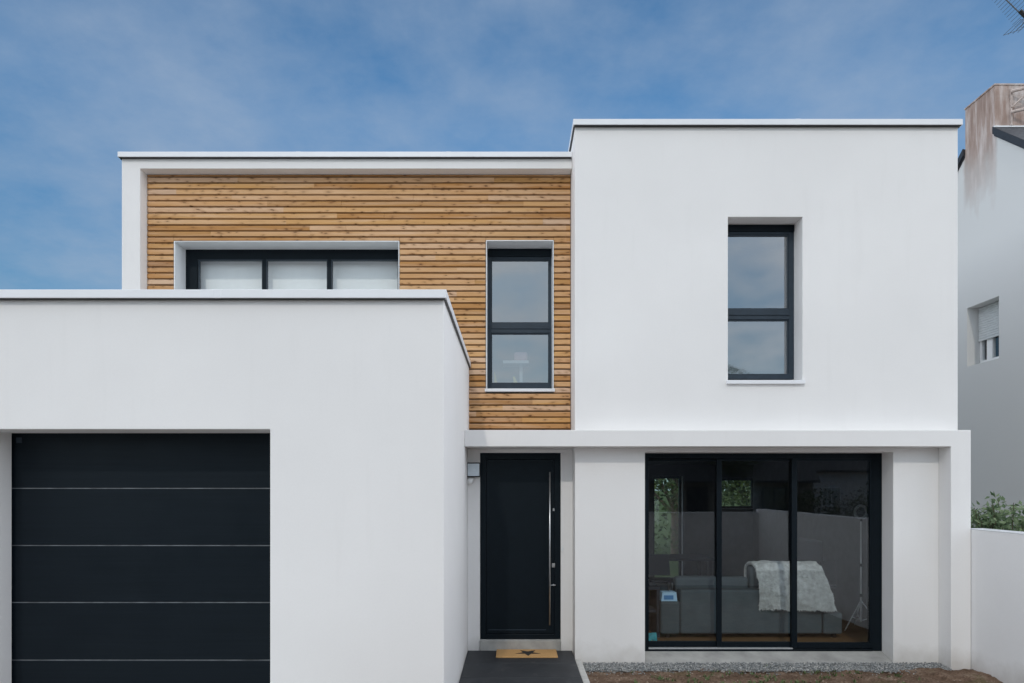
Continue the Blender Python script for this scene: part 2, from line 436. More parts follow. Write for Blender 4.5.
# entrance path: dark stone tiles
pb = MB()
ZP = -1.985
for (y0, y1) in ((7.895, 8.495), (7.285, 7.889), (6.675, 7.279), (6.065, 6.669), (5.455, 6.059)):
    pb.box(-.548, .715, y0, y1, ZP - .12, ZP)
pth = pb.build('path', 'slab', bevel=.004); tag(pth, kind='structure')
tag(box(.722, .80, 5.45, 8.23, G - .2, -2.02).build('kerb', 'kerb', bevel=.012), kind='structure')
# gravel strip along the wall foot
def gravel():
    r = random.Random(3); mb = MB()
    ico = [(0,0,1),(.894,0,.447),(.276,.851,.447),(-.724,.526,.447),(-.724,-.526,.447),(.276,-.851,.447),
           (.724,.526,-.447),(-.276,.851,-.447),(-.894,0,-.447),(-.276,-.851,-.447),(.724,-.526,-.447),(0,0,-1)]
    fc = [(0,1,2),(0,2,3),(0,3,4),(0,4,5),(0,5,1),(1,6,2),(2,7,3),(3,8,4),(4,9,5),(5,10,1),
          (6,7,2),(7,8,3),(8,9,4),(9,10,5),(10,6,1),(11,7,6),(11,8,7),(11,9,8),(11,10,9),(11,6,10)]
    k = 0
    while k < 8500:
        x = r.uniform(.82, 5.0); y = r.uniform(7.80, 8.22)
        edge = 7.93 + .05 * mnoise.noise(Vector((x * 2.3, 1, 0))) + .03 * mnoise.noise(Vector((x * 8, 4, 0)))
        if y < edge and r.random() > .06: continue
        k += 1
        sz = r.uniform(.005, .0115)
        zz = G + .012 + .018 * (y - 7.9) / .3 + r.uniform(-.008, .012)
        rot = Matrix.Rotation(r.uniform(0, 6.3), 3, 'Z') @ Matrix.Rotation(r.uniform(0, 6.3), 3, 'X')
        sc = Vector((r.uniform(.7, 1.4), r.uniform(.7, 1.2), r.uniform(.5, .9)))
        mb.add([tuple(rot @ (Vector(v) * sc * sz) + Vector((x, y, zz))) for v in ico], fc)
    o = mb.build('gravel', 'gravel', base=(3, 8.1, G)); tag(o, kind='stuff')
gravel()
tag(box(.80, 5.0, 7.98, 8.233, G - .1, G + .006).build('gravel_bed', 'paving'), kind='structure')
# sprouting weeds on the bare earth
def weeds():
    r = random.Random(11); mb = MB()
    spots = [(r.gauss(c, .22), r.uniform(7.3, 7.9)) for c in (1.6, 1.95, 2.1, 2.5, 2.6, 2.7, 3.4, 3.6, 4.1) for _ in range(12)] + [(2.92, 8.10), (2.95, 8.09), (1.75, 7.95), (3.62, 7.9)]
    for (x, y) in spots:
        if x < .9 or x > 5: continue
        for _ in range(r.randint(4, 9)):
            a = r.uniform(0, 6.28); l = r.uniform(.015, .055); w = r.uniform(.003, .007)
            d = Vector((math.cos(a), math.sin(a), r.uniform(.5, 2.2))).normalized() * l
            s_ = Vector((-math.sin(a), math.cos(a), 0)) * w
            p = Vector((x + r.uniform(-.02, .02), y + r.uniform(-.02, .02), G + .01))
            mb.quad(p - s_, p + s_, p + d * .6 + s_ * .9, p + d, p + d * .6 - s_ * .9)
    o = mb.build('weeds', 'sprout', base=(3, 7.6, G)); tag(o, kind='stuff')
    mb = MB()
    for _ in range(420):                                    # loose stones and clods
        x = r.uniform(.85, 5.1); y = r.uniform(7.0, 7.95); sz = r.uniform(.004, .014)
        n = 6; z = G + .015 + .012 * mnoise.noise(Vector((x * 3, y * 3, 9)))
        ring = [(x + sz * r.uniform(.7, 1.2) * math.cos(i * 1.047), y + sz * r.uniform(.7, 1.2) * math.sin(i * 1.047), z) for i in range(n)]
        mb.add(ring + [(x, y, z + sz * r.uniform(.5, 1))], [(i, (i+1) % n, n) for i in range(n)])
    tag(mb.build('dirt_clods', simple('clod', (.26, .195, .145), .95, .4, 20), base=(3, 7.6, G)), kind='stuff')
weeds()

# ================================================================== THE HOUSE
YG, YB, YW, YD, YF, YC = 5.6, 8.0, 8.235, 8.52, 8.64, 8.80
XL, XM, XR = -4.83, .729, 5.234
house = empty('house', (0, 8.0, G), 'modern white flat roofed house with slatted larch cladding and dark garage door', 'house')
def HP(mb, name, mat, parent=house, **k): return mb.build(name, mat, parent, **k)

# --- garage block
gx0, gx1, gzt = -4.302, X(270, YG), Z(429.3, YG)
w = MB().wall_xz(XL, -.553, G - .2, 1.498, YG, 6.01, [(gx0, gx1, G - 1, gzt)], (8.635, 8.845))
HP(w, 'wall', 'plaster', bevel=.006)
HP(box(-4.53, -.86, 6.01, 8.845, 1.20, 1.36), 'roof', 'roofing')
def coping(x0, x1, y0, yl, yr, z0, z1, t, oh=.05, sh=.024):
    """sheet metal cap over the front and side parapets, oh = overhang; thin joint covers every three metres"""
    m = MB().wall_xz(x0 - sh, x1 + sh, z0, z1, y0 - oh, y0 + t, [], (yl, yr), t + sh)
    for i in range(1, int((x1 - x0) / 2.4) + 1):
        x = x0 + .35 + i * (x1 - x0) / (int((x1 - x0) / 2.4) + 1)
        m.box(x - .03, x + .03, y0 - oh - .0015, y0 + .1, z0 - .001, z1 + .0015)
    return m
def shade_strip(x0, x1, y0, yl, yr, z0, oh):  # black strip added as the shade under the coping's overhang
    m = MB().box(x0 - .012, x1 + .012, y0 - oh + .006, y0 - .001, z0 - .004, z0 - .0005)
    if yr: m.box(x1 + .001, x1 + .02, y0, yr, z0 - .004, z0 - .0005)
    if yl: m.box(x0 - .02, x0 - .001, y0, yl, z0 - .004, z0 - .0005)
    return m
HP(coping(XL, -.553, YG, 8.58, 8.79, 1.498, 1.566, .35, .055), 'coping', 'coping', bevel=.004)
HP(shade_strip(XL, -.553, YG, 8.58, 8.79, 1.498, .055), 'coping_shade', 'black')

# --- garage door
gd = HP(box(gx0 - .08, gx1 + .08, 6.055, 6.09, G, gzt + .1), 'garage_door', 'anthracite')
seams = [Z(p, 6.03) for p in (431.5, 488.3, 545.5, 602.5, 660.2, 718)]
for a, b in zip(seams, seams[1:]):
    HP(box(gx0 - .07, gx1 + .07, 6.03, 6.055, b + .004, a - .004), 'door_panel', 'garage_panel', gd, bevel=.005)
sl = MB()
for a in seams[1:-1]: sl.box(gx0 - .07, gx1 + .07, 6.034, 6.0545, a - .0034, a + .0034)
HP(sl, 'seam_glint', simple('glint_grey', (.15, .165, .18), .5, .45, 9), gd)  # pale strips painted in for the light caught along the panel seams
bd = MB().box(X(16.5, 6.03), X(22, 6.03), 6.026, 6.030, Z(443, 6.03), Z(437.5, 6.03))
HP(bd, 'badge', 'anthracite_grey', gd, bevel=.002)

# --- frame round the cladding
fz, fx = 3.93, X(140, YF)
HP(MB().wall_xz(XL, .7285, .66, 4.053, YF, 8.85, [(fx, 2, 0, fz)]), 'wall', 'plaster', bevel=.006)
HP(coping(XL, .704, YF, 14.5, 0, 4.053, 4.117, .35, .05), 'coping', 'coping', bevel=.004)
HP(shade_strip(XL, .704, YF, 14.5, 0, 4.053, .05), 'coping_shade', 'black')

# --- cladding and the openings in it
W1 = (X(174, YC), X(399.3, YC), 1.72, Z(241, YC))
W2 = (X(486, YC), X(553.7, YC), Z(389, YC), Z(240.3, YC))
sz_ = 4.0
HP(MB().wall_xz(XL, .7285, .66, 4.04, 8.852, 9.15, [W1, W2]), 'wall', 'membrane')
def cladding():
    r = random.Random(5); mb = MB()
    z = WZ0; top = fz - .004
    rows = []
    while z < top - .01:
        zz1 = min(z + .0608, top)
        rows.append((z, zz1)); z += PITCH
    for z, z1 in rows:
        cuts = sorted([W for W in (W1, W2) if W[2] - .008 < z1 and (z + z1) / 2 < W[3] + .004])
        spans = []; a = fx + .004
        over = [W for W in (W1, W2) if W not in cuts and z < W[3] + .003 < z1]
        for W in sorted(cuts + over): spans.append((a, W[0] - .004)); a = W[1] + .004
        spans.append((a, .724))
        if z < 1.58: spans = [(max(s[0], -.556), s[1]) for s in spans if s[1] > -.55]
        for (p, q, zl) in [(a, b, z) for a, b in spans] + [(W[0] - .0025, W[1] + .0025, W[3] + .003) for W in over]:
            x = p
            while x < q - 1e-4:                       # boards of uneven length, butted with a hairline joint
                x2 = min(q, x + r.uniform(1.8, 4.2))
                if q - x2 < .5: x2 = q
                dy = r.uniform(-.0018, .0018); dz = r.uniform(-.0012, .0012)
                mb.prism([(YC + dy, zl + dz + (.004 if zl == z else .001)), (YC + .026 + dy, zl + dz - (.004 if zl == z else 0)), (YC + .026 + dy, z1 + dz - .008), (YC + dy, z1 + dz)], 'x', x, x2 - .0015)
                x = x2
    return mb
HP(cladding(), 'cladding', 'larch', bevel=.0025, segs=1)

def sleeve(W, y0, y1, t=.010, bottom=True, proud=.004):
    x0, x1, z0, z1 = W; mb = MB()
    mb.box(x0, x0 + t, y0 - proud, y1, z0, z1).box(x1 - t, x1, y0 - proud, y1, z0, z1).box(x0 + t, x1 - t, y0 - proud, y1, z1 - t, z1)
    if bottom: mb.box(x0 + t, x1 - t, y0 + .02, y1, z0, z0 + t)
    return mb
def ring(mb, x0, x1, z0, z1, y0, y1, l, r_, b, t):
    mb.box(x0, x0 + l, y0, y1, z0, z1).box(x1 - r_, x1, y0, y1, z0, z1)
    mb.box(x0 + l, x1 - r_, y0, y1, z0, z0 + b).box(x0 + l, x1 - r_, y0, y1, z1 - t, z1); return mb
def pane(x0, x1, z0, z1, y): return MB().quad((x0, y, z0), (x1, y, z0), (x1, y, z1), (x0, y, z1))

YN = 9.09                                                     # window plane behind the cladding
# wide window with three panes
wf = ring(MB(), W1[0] + .010, W1[1] - .010, W1[2] + .01, W1[3] - .010, YN, YN + .07, X(197.5, YN) - W1[0] - .01, .03, .06, .125)
pans = [(198, 262.5), (266, 327.5), (331, 398.5)]
for p in (264.2, 329.2): wf.box(X(p - 2, YN), X(p + 2, YN), YN + .004, YN + .066, W1[2] + .07, W1[3] - .135)
win = HP(wf, 'window', 'anthracite', bevel=.003)
HP(sleeve(W1, YC, YN), 'surround', 'surround', win, bevel=.002)
for a, b in pans: HP(pane(X(a - .5, YN), X(b + .5, YN), W1[2] + .06, W1[3] - .13, YN + .03), 'pane', 'glass_clear', win)
fr2 = MB()
for a, b in pans:
    ring(fr2, X(a, YN), X(b, YN), W1[2] + .07, W1[3] - .135, YN + .006, YN + .05, .012, .012, .03, .014)
HP(fr2, 'sash', 'anthracite_grey', win, bevel=.002)

# tall narrow window in the cladding
def tall_window(W, y, xs, zs, surround_y=None, sill=None, mat='anthracite_grey', left_hidden=0):
    """xs = frame x0, pane x0, pane x1, frame x1; zs = bottom, lower pane 0/1, upper pane 0/1, top"""
    a, b, c, d = xs; z0, p0, p1, q0, q1, z1 = zs
    m = MB()
    m.box(a, b, y, y + .07, z0, z1).box(c, d, y, y + .07, z0, z1)
    m.box(b, c, y, y + .07, z0, p0).box(b, c, y - .002, y + .068, p1, q0).box(b, c, y, y + .07, q1, z1)
    o = HP(m, 'window', mat, bevel=.004)
    m = MB(); mid = (p1 + q0) / 2
    m.box(b, c, y - .014, y - .0025, mid - .012, mid + .004)
    ring(m, b, c, p0, p1, y + .012, y + .055, .014, .014, .014, .014); ring(m, b, c, q0, q1, y + .012, y + .055, .014, .014, .014, .02)
    HP(m, 'sash', mat, o, bevel=.002)
    HP(MB().box(a + .006, d - .006, y - .02, y - .002, q1 + .025, z1 - .004), 'shutter_box', 'anthracite', o, bevel=.003)
    HP(pane(b, c, p0, p1, y + .03), 'pane', 'glass_up', o); HP(pane(b, c, q0, q1, y + .03), 'pane', 'glass_up', o)
    return o
t2 = tall_window(W2, YN, (W2[0] + .012, X(491, YN), X(549.3, YN), W2[1] - .012),
     (W2[2] + .004, Z(383.5, YN), Z(333, YN), Z(323, YN), Z(259, YN), W2[3] - .011))
HP(sleeve(W2, YC, YN, bottom=False), 'surround', 'surround', t2, bevel=.002)
HP(MB().box(W2[0] - .014, W2[1] + .014, YC - .035, YN + .02, W2[2] - .036, W2[2] + .002), 'sill', 'coping', t2, bevel=.004)

# --- main block
W3 = (X(728, YW), X(802.5, YW), Z(381, YW), Z(217, YW))
SD = (X(645, YW), X(893.3, YW), -2.08, Z(453.2, 8.49))
BT = 4.235
m = MB().wall_xz(XM, XR, G - .3, BT, YW, 8.535, [W3, SD], (14.5, 14.5), .25)
HP(m, 'wall', 'plaster', bevel=.006)
HP(coping(XM, XR, YW, 14.55, 14.55, BT, 4.303, .35, .055), 'coping', 'coping', bevel=.004)
HP(shade_strip(XM, XR, YW, 14.5, 14.5, BT, .055), 'coping_shade', 'black')
YT = 8.485
t3 = tall_window(W3, YT, (X(721, YT), X(726, YT), X(789.2, YT), X(794.3, YT)),
     (Z(379, YT), Z(374.8, YT), Z(319.5, YT), Z(309, YT), Z(234, YT), Z(226.5, YT) + .02))
HP(MB().box(W3[0] - .02, W3[1] + .02, YW - .04, YT + .02, Z(384.2, YW), Z(380.5, YW)), 'sill', 'coping', t3, bevel=.004)

# --- canopy band and its leg
bz0, bz1 = Z(446.5, YB), Z(430, YB)
m = MB().wall_xz(-.552, XR, G - .3, bz1, YB, YW - .002, [(-9, X(951, YB), -9, bz0)]).box(-.552, XM, YW - .0019, 8.85, bz0, bz1)
HP(m, 'canopy', 'plaster', bevel=.006)

# --- entrance wall and door
DX0, DX1, DZ0, DZ1 = X(480, YD), X(560.7, YD), Z(639.3, YD), Z(452.8, YD)
HP(MB().wall_xz(-.552, XM - .001, G - .3, bz0 - .001, YD, 8.80, [(DX0, DX1, -2.3, DZ1)]), 'wall', 'plaster', bevel=.005)
dr = HP(ring(MB(), DX0, DX1, DZ0, DZ1, YD + .012, YD + .09, .075, .075, .062, .075), 'entrance_door', 'anthracite', bevel=.004)
HP(box(DX0 + .077, DX1 - .077, YD + .015, YD + .08, DZ0 + .066, DZ1 - .078), 'leaf', 'anthracite', dr, bevel=.004)
hx = X(549.8, 8.46)
HP(MB().tube([(hx, 8.46, Z(625, 8.46)), (hx, 8.46, Z(472, 8.46))], .0105, 14).tube([(hx, 8.46, Z(610, 8.46)), (hx, YD + .03, Z(610, 8.46))], .008)
   .tube([(hx, 8.46, Z(486, 8.46)), (hx, YD + .03, Z(486, 8.46))], .008), 'handle', 'steel', dr, smooth=True)
HP(box(X(552, YD), X(555, YD), YD + .009, YD + .020, Z(567.5, YD), Z(563.5, YD)), 'lock', 'steel', dr, bevel=.001)
lk = MB().tube([(X(553.5, YD), YD + .03, Z(585, YD)), (X(553.5, YD), YD - .012, Z(585, YD))], .012).tube([(X(555.5, YD), YD - .012, Z(585, YD)), (X(550.5, YD), YD - .012, Z(585, YD))], .006)
HP(box(X(552.8, YD), X(554.6, YD), YD + .009, YD + .020, Z(511, YD), Z(508.5, YD)), 'lock', 'steel', dr, bevel=.001)
HP(lk, 'lever', 'steel', dr)
HP(box(DX0 + .1, X(546, YD), YD + .012, YD + .018, Z(630.4, YD), Z(629.7, YD)), 'trim_line', 'anthracite_grey', dr)
HP(MB().prism([(8.498, -2.05), (8.80, -2.05), (8.80, DZ0 + .001), (YD + .03, DZ0 + .001), (8.50, DZ0 - .012)], 'x', DX0, DX1), 'threshold', 'concrete', bevel=.006)

# --- sliding window
YS = 8.49
sx0, sx1 = SD[0] - .03, X(882, YS)
sz0, sz1 = Z(651, YS), SD[3] + .01
def sw(p): return X(p, YS)
m = MB().box(sx0, sw(648.3), YS, YS + .13, sz0, sz1).box(sw(872.5), sx1 + .06, YS, YS + .13, sz0, sz1)
m.box(sw(648.3), sw(872.5), YS, YS + .13, Z(458.5, YS), sz1).box(sw(648.3), sw(872.5), YS, YS + .13, sz0, Z(649.2, YS))
sdoor = HP(m, 'sliding_window', 'anthracite', bevel=.004)
def sash(a, b, y, l, r_, bot=.066, top=.03):
    z0, z1 = Z(648.2, YS), Z(458.5, YS)
    o = HP(ring(MB(), sw(a), sw(b), z0, z1, y, y + .04, l, r_, bot, top), 'sash', 'anthracite', sdoor, bevel=.003)
    HP(pane(sw(a) + l, sw(b) - r_, z0 + bot, z1 - top, y + .02), 'pane', 'glass', sdoor)
sash(647.5, 723.2, YS + .075, .03, .045); sash(717.8, 796.5, YS + .042, .062, .05); sash(792, 872.5, YS + .004, .066, .028)
HP(MB().box(sw(648.3), sw(718.5), YS + .004, YS + .04, Z(649.2, YS), Z(647.8, YS)).box(sw(718.5), sw(793), YS + .004, YS + .036, Z(649.2, YS), Z(647.9, YS)), 'track', 'alu_rail', sdoor)
HP(MB().prism([(YW - .03, G - .02), (YS + .14, G - .02), (YS + .14, sz0 - .001), (YS - .01, sz0 - .003), (YW - .03, SD[2] + .004)], 'x', SD[0] + .001, SD[1] - .001), 'sill', 'concrete', bevel=.004)

# --- back wall, floors, roofs, rooms
FL = -1.99
BG = [(X(655, 14.3), X(685, 14.3), FL + .05, Z(476, 14.3)), (X(722, 14.3), X(759, 14.3), -.45, Z(478, 14.3)), (-2.6, -1.4, 1.7, 2.9), (2.2, 3.4, 1.9, 3.1)]
m = MB().wall_xz(XL, XR, G - .3, 4.04, 14.5, 14.8, BG).box(XL, XL + .3, 8.85, 14.5, .66, 4.04).box(XL, XL + .3, 8.636, 14.5, G - .3, .66)
HP(m, 'wall', 'plaster')
for (a, b, c, d) in BG:
    q = HP(ring(MB(), a - .01, b + .01, c - .01, d + .01, 14.6, 14.66, .06, .06, .06, .06), 'window', 'anthracite')
    HP(pane(a, b, c, d, 14.63), 'pane', 'glass', q)
HP(MB().box(-4.5, 1.03, 9.15, 14.5, 3.80, 3.95).box(1.03, 4.984, 8.535, 14.5, 3.95, 4.12), 'roof', 'roofing')
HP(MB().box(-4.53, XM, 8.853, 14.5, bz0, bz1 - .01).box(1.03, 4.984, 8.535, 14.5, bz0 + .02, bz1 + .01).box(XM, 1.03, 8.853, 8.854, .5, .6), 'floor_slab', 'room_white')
HP(MB().box(-.55, 1.03, 8.80, 14.5, FL - .1, FL).box(1.03, 4.984, 8.535, 14.5, FL - .1, FL), 'oak_flooring', 'oak')
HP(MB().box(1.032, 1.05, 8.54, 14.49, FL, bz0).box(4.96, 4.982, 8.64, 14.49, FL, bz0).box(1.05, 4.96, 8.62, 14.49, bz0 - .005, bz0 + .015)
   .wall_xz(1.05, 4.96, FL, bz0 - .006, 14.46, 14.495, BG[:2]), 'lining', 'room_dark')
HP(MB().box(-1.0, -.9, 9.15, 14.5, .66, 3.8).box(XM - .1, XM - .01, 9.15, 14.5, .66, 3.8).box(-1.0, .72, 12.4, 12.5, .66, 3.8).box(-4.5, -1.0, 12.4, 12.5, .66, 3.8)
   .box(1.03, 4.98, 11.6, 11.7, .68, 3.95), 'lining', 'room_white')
HP(box(W2[0], W2[1], 9.17, 9.62, W2[2] - .01, W2[2] + .03), 'window_board', 'white_paint')

# wall lamp, bell, door mat
lx0, lx1 = X(466.6, 8.42), X(480, 8.42)
lamp = empty('wall_lamp', ((lx0+lx1)/2, YD, Z(477, 8.42)), 'square black framed lamp with frosted face beside the entrance door', 'lamp')
z0, z1 = Z(476.8, 8.42), Z(462.6, 8.42)
ring(MB(), lx0, lx1, z0, z1, 8.42, YD, .011, .006, .009, .011).box(lx0+.01, lx1-.006, 8.47, YD, z0+.009, z1-.011).build('housing', 'black', lamp, bevel=.003)
box(lx0 + .0105, lx1 - .0065, 8.425, 8.469, z0 + .0095, z1 - .0115).build('lamp_glass', simple('frosted_glass', (.66, .74, .80), .25, .03), lamp, bevel=.003)
sb = MB(); c = Vector((X(469.8, 8.45), 8.46, Z(481, 8.45)))
for i in range(7):
    a0 = math.pi * i / 7; a1 = math.pi * (i + 1) / 7
    sb.tube([c + Vector((0, 0, .04 * math.cos(a0))), c + Vector((0, 0, .04 * math.cos(a1)))], [max(.001, .04 * math.sin(a0)), max(.001, .04 * math.sin(a1))], 14, cap=False)
sb.box(c.x - .02, c.x + .045, 8.44, 8.50, c.z + .004, c.z + .03)
sb.build('motion_sensor', 'white_paint', lamp, smooth=True)
bell = empty('doorbell', (X(561.9, YD), YD, Z(551, YD)), 'small white doorbell button to the right of the dark entrance door', 'doorbell')
box(X(560.9, YD) + .002, X(563.6, YD), YD - .014, YD, Z(551.5, YD), Z(545.5, YD)).build('bell_plate', 'white_paint', bell, bevel=.003)
box(X(561.5, YD) + .002, X(562.9, YD), YD - .018, YD - .0135, Z(550, YD), Z(547.6, YD)).build('button', 'surround', bell, bevel=.001)

mx0, mx1, my0, my1 = X(496.5, 8.4), X(556.5, 8.4), 8.12, 8.49
dm = empty('doormat', ((mx0+mx1)/2, (my0+my1)/2, ZP), 'tan coir doormat with black star lying on dark slab before the door', 'doormat')
box(mx0, mx1, my0, my1, ZP + .001, ZP + .018).build('mat_base', 'coir', dm, bevel=.005)
st = MB(); pts = []
for i in range(10):
    a = -math.pi / 2 + i * math.pi / 5; r_ = .155 if i % 2 == 0 else .062
    pts.append(((mx0+mx1)/2 + .015 + r_ * math.cos(a), (my0+my1)/2 + r_ * math.sin(a) * .98))
st.prism(pts, 'z', ZP + .0182, ZP + .0205)
st.build('star', simple('black_print', (.02, .018, .016), .95), dm)

# ================================================================== INSIDE THE ROOMS
# sofa, its back to the window
sf = empty('sofa', (3.1, 9.6, FL), 'charcoal fabric sofa standing with its back to the sliding window', 'sofa')
SB = -1.93
box(X(680, 9.2), X(822, 9.2), 9.18, 9.40, SB, Z(590, 9.18)).build('backrest', 'sofa', sf, bevel=.03, segs=3)
box(X(660, 9.2), X(679.4, 9.2), 9.16, 10.1, SB, Z(601.5, 9.16)).build('armrest', 'sofa', sf, bevel=.03, segs=3)
box(X(822.6, 9.2), X(841.5, 9.2), 9.16, 10.1, SB, Z(613, 9.16)).build('armrest', 'sofa', sf, bevel=.03, segs=3)
box(X(680, 9.2), X(822, 9.2), 9.402, 10.15, SB, -1.57).build('seat', 'sofa', sf, bevel=.03, segs=3)
for a, b, t in ((676, 719.5, 577), (720.5, 750, 577.5), (751, 821, 566)):
    box(X(a, 9.4), X(b, 9.4), 9.42, 9.62, -1.56, Z(t, 9.42)).build('back_cushion', 'sofa', sf, bevel=.05, segs=4)
lg = MB()
for x_ in (2.02, 4.22):
    for y_ in (9.25, 10.0): box(x_, x_ + .05, y_, y_ + .05, FL, SB).build('leg', 'black', sf)
cb = empty('cabinet', (1.7, 9.5, FL), 'low dark open cabinet standing against the left end of the sofa', 'cabinet')
box(1.45, 1.94, 9.25, 9.75, -1.36, -1.32).build('top', 'dark_fabric', cb, bevel=.004)
box(1.45, 1.94, 9.70, 9.75, FL, -1.361).build('back_panel', 'dark_fabric', cb)
box(1.90, 1.94, 9.25, 9.699, FL, -1.361).build('side_panel', 'dark_fabric', cb)
box(1.45, 1.899, 9.27, 9.699, -1.66, -1.63).build('shelf', 'dark_fabric', cb)
# fur throw over the sofa back
def throw():
    r = random.Random(2); mb = MB()
    xa, xb = X(757, 9.2), X(822, 9.2)
    prof = [(9.135, Z(609, 9.13)), (9.13, -1.45), (9.14, -1.33), (9.17, -1.2), (9.22, -1.09), (9.31, -1.02), (9.42, -1.0), (9.55, -1.01), (9.66, -1.06), (9.70, -1.2), (9.70, -1.4)]
    dense = []
    for (a, b) in zip(prof, prof[1:]):
        for k in range(5): t = k / 5; dense.append((a[0] + (b[0]-a[0]) * t, a[1] + (b[1]-a[1]) * t))
    dense.append(prof[-1]); nu, nv = 64, len(dense)
    def P(i, j):
        u = i / nu; y, z = dense[j]; v = min(1, max(0, (z + 1.62) / .6)) if j < 26 else 1
        left = xa + .02 * mnoise.noise(Vector((j * .15, 0, 2))) + .05 * (1 - v) * .4
        right = xb + .16 * (1 - v) ** .8 + .025 * mnoise.noise(Vector((j * .2, 5, 2)))
        x = left + (right - left) * u
        d = .042 * mnoise.noise(Vector((x * 6, z * 2.5 + y * 4, 1))) + .016 * mnoise.noise(Vector((x * 22, (z + y) * 20, 1)))
        d += .022 * math.sin(x * 15 + 2 * mnoise.noise(Vector((x * 3, z * 2, 0)))) * (.35 + .65 * (1 - v))
        hem = .018 * mnoise.noise(Vector((x * 5, 0, 7))) * (1 - v) - .03 * u * (1 - v)
        return Vector((x, y - d, z + d * .5 + hem))
    pts = [[P(i, j) for j in range(nv)] for i in range(nu + 1)]
    flat = [p for row in pts for p in row]
    fs = [(i*nv+j, (i+1)*nv+j, (i+1)*nv+j+1, i*nv+j+1) for i in range(nu) for j in range(nv-1)]
    mb.add(flat, fs)
    cloth = mb.build('fur_throw', 'fur', smooth=True)
    tag(cloth, 'pale grey fur throw draped over the back of the charcoal sofa', 'throw')
    hb = MB()
    for _ in range(24000):
        i = r.randrange(nu); j = r.randrange(nv - 12)
        p = pts[i][j].lerp(pts[i+1][j], r.random()).lerp(pts[i][j+1], r.random() * .8)
        n = (pts[i][j+1] - pts[i][j]).cross(pts[i+1][j] - pts[i][j]).normalized()
        if n.y > 0 and j < 20: n = -n
        d = (n * r.uniform(.3, .9) + Vector((r.gauss(0, .4), -.1, -.6 + r.gauss(0, .35)))).normalized() * r.uniform(.015, .042)
        s_ = d.cross(Vector((0, 1, .3))).normalized() * .003
        hb.quad(p - s_, p + s_, p + d)
    hb.build('pile', 'fur', cloth)
throw()
# pale box on the sofa arm and the book on the floor
bx = empty('cardboard_box', (X(668, 9.2), 9.3, Z(602, 9.16)), 'pale blue printed box resting on the left arm of the charcoal sofa', 'box')
MB().prism([(X(660.5, 9.2), Z(601.4, 9.16)), (X(676.8, 9.2), Z(601.4, 9.16)), (X(675.8, 9.2), Z(592.5, 9.16)), (X(662, 9.2), Z(592.5, 9.16))], 'y', 9.165, 9.33).build('box_body', 'blue_box', bx, bevel=.003)
box(X(664, 9.16), X(673.5, 9.16), 9.1615, 9.165, Z(599.6, 9.16), Z(595.4, 9.16)).build('print', 'blue', bx)
bk = empty('book', (X(653, 8.75), 8.75, FL), 'teal patterned picture book leaning inside the sliding window corner', 'book')
MB().prism([(X(648.5, 8.75), FL), (X(657.8, 8.75), FL), (X(656.2, 8.75), Z(632.5, 8.75)), (X(648.2, 8.75), Z(633.2, 8.75))], 'y', 8.74, 8.765).build('cover', 'teal', bk, bevel=.002)
MB().prism([(X(650, 8.73), FL + .03), (X(653, 8.73), FL + .035), (X(652, 8.73), FL + .08)], 'y', 8.737, 8.7395).build('picture', 'yellow', bk)
# tripod ring lamp
LD = 9.7; lxp = X(861, LD)
tl = empty('tripod_lamp', (lxp, LD, FL), 'white tripod stand with ring lamp in the right corner of the room', 'lamp')
rc = Vector((lxp, LD, Z(512, LD)))
MB().tube([rc + Vector((.085 * math.cos(a), 0, .085 * math.sin(a))) for a in [2 * math.pi * k / 32 for k in range(33)]], .020, 10, cap=False).build('ring_light', 'tube_light', tl, smooth=True)
MB().tube([(lxp, LD, rc.z - .10), (lxp, LD, -1.2), (lxp, LD, FL + .12)], [.007, .010, .012], 10).build('pole', 'white_paint', tl, smooth=True)
for zc, q in ((-1.08, .019), (-1.5, .019), (rc.z - .11, .016)): MB().tube([(lxp, LD, zc - .02), (lxp, LD, zc + .02)], q).build('collar', 'black', tl)
for a in (200, 320, 80):
    d = Vector((math.cos(R(a)), math.sin(R(a)), 0))
    MB().tube([Vector((lxp, LD, FL + .42)) , Vector((lxp, LD, FL + .02)) + d * .29], [.009, .008], 8).tube([Vector((lxp, LD, FL + .14)), Vector((lxp, LD, FL + .2)) + d * .16], .006, 6).build('leg', 'white_paint', tl, smooth=True)
# dining chairs and table deeper in the room, dim behind the glass
def chair(x, y, rz, label, mat, legm):
    t = empty('dining_chair', (x, y, FL), label, 'chair', 'chairs deep inside the living room')
    def rot(mb):
        c, s_ = math.cos(rz), math.sin(rz)
        mb.v = [(x + a * c - b * s_, y + a * s_ + b * c, z) for a, b, z in mb.v]; return mb
    rot(MB().box(-.21, .21, -.21, .21, FL + .43, FL + .47)).build('seat', mat, t, bevel=.015)
    rot(MB().prism([(-.20, FL + .5), (.20, FL + .5), (.17, FL + .86), (-.17, FL + .86)], 'y', .17, .205)).build('backrest', mat, t, bevel=.015)
    for a in (-1, 1):
        for b in (-1, 1):
            rot(MB().tube([(a * .16, b * .16, FL + .43), (a * .21, b * .21, FL)], [.018, .012], 8)).build('leg', legm, t)
    return t
chair(2.45, 11.6, 0, 'dark shell chair with white legs in the living room, behind the left sliding pane', 'dark_fabric', 'white_paint')
chair(X(828, 10.6), 10.9, R(200), 'dark wire chair standing beyond the right end of the sofa', 'aerial', 'aerial')
ac = empty('armchair', (X(812, 10.9), 10.9, FL), 'dark blue high backed armchair rising behind the fur throw', 'armchair')
MB().prism([(X(796, 10.9), FL + .4), (X(822, 10.9), FL + .4), (X(822, 10.9), Z(541, 10.9)), (X(797, 10.9), Z(537, 10.9))], 'y', 10.85, 10.98).build('backrest', 'dark_fabric', ac, bevel=.03)
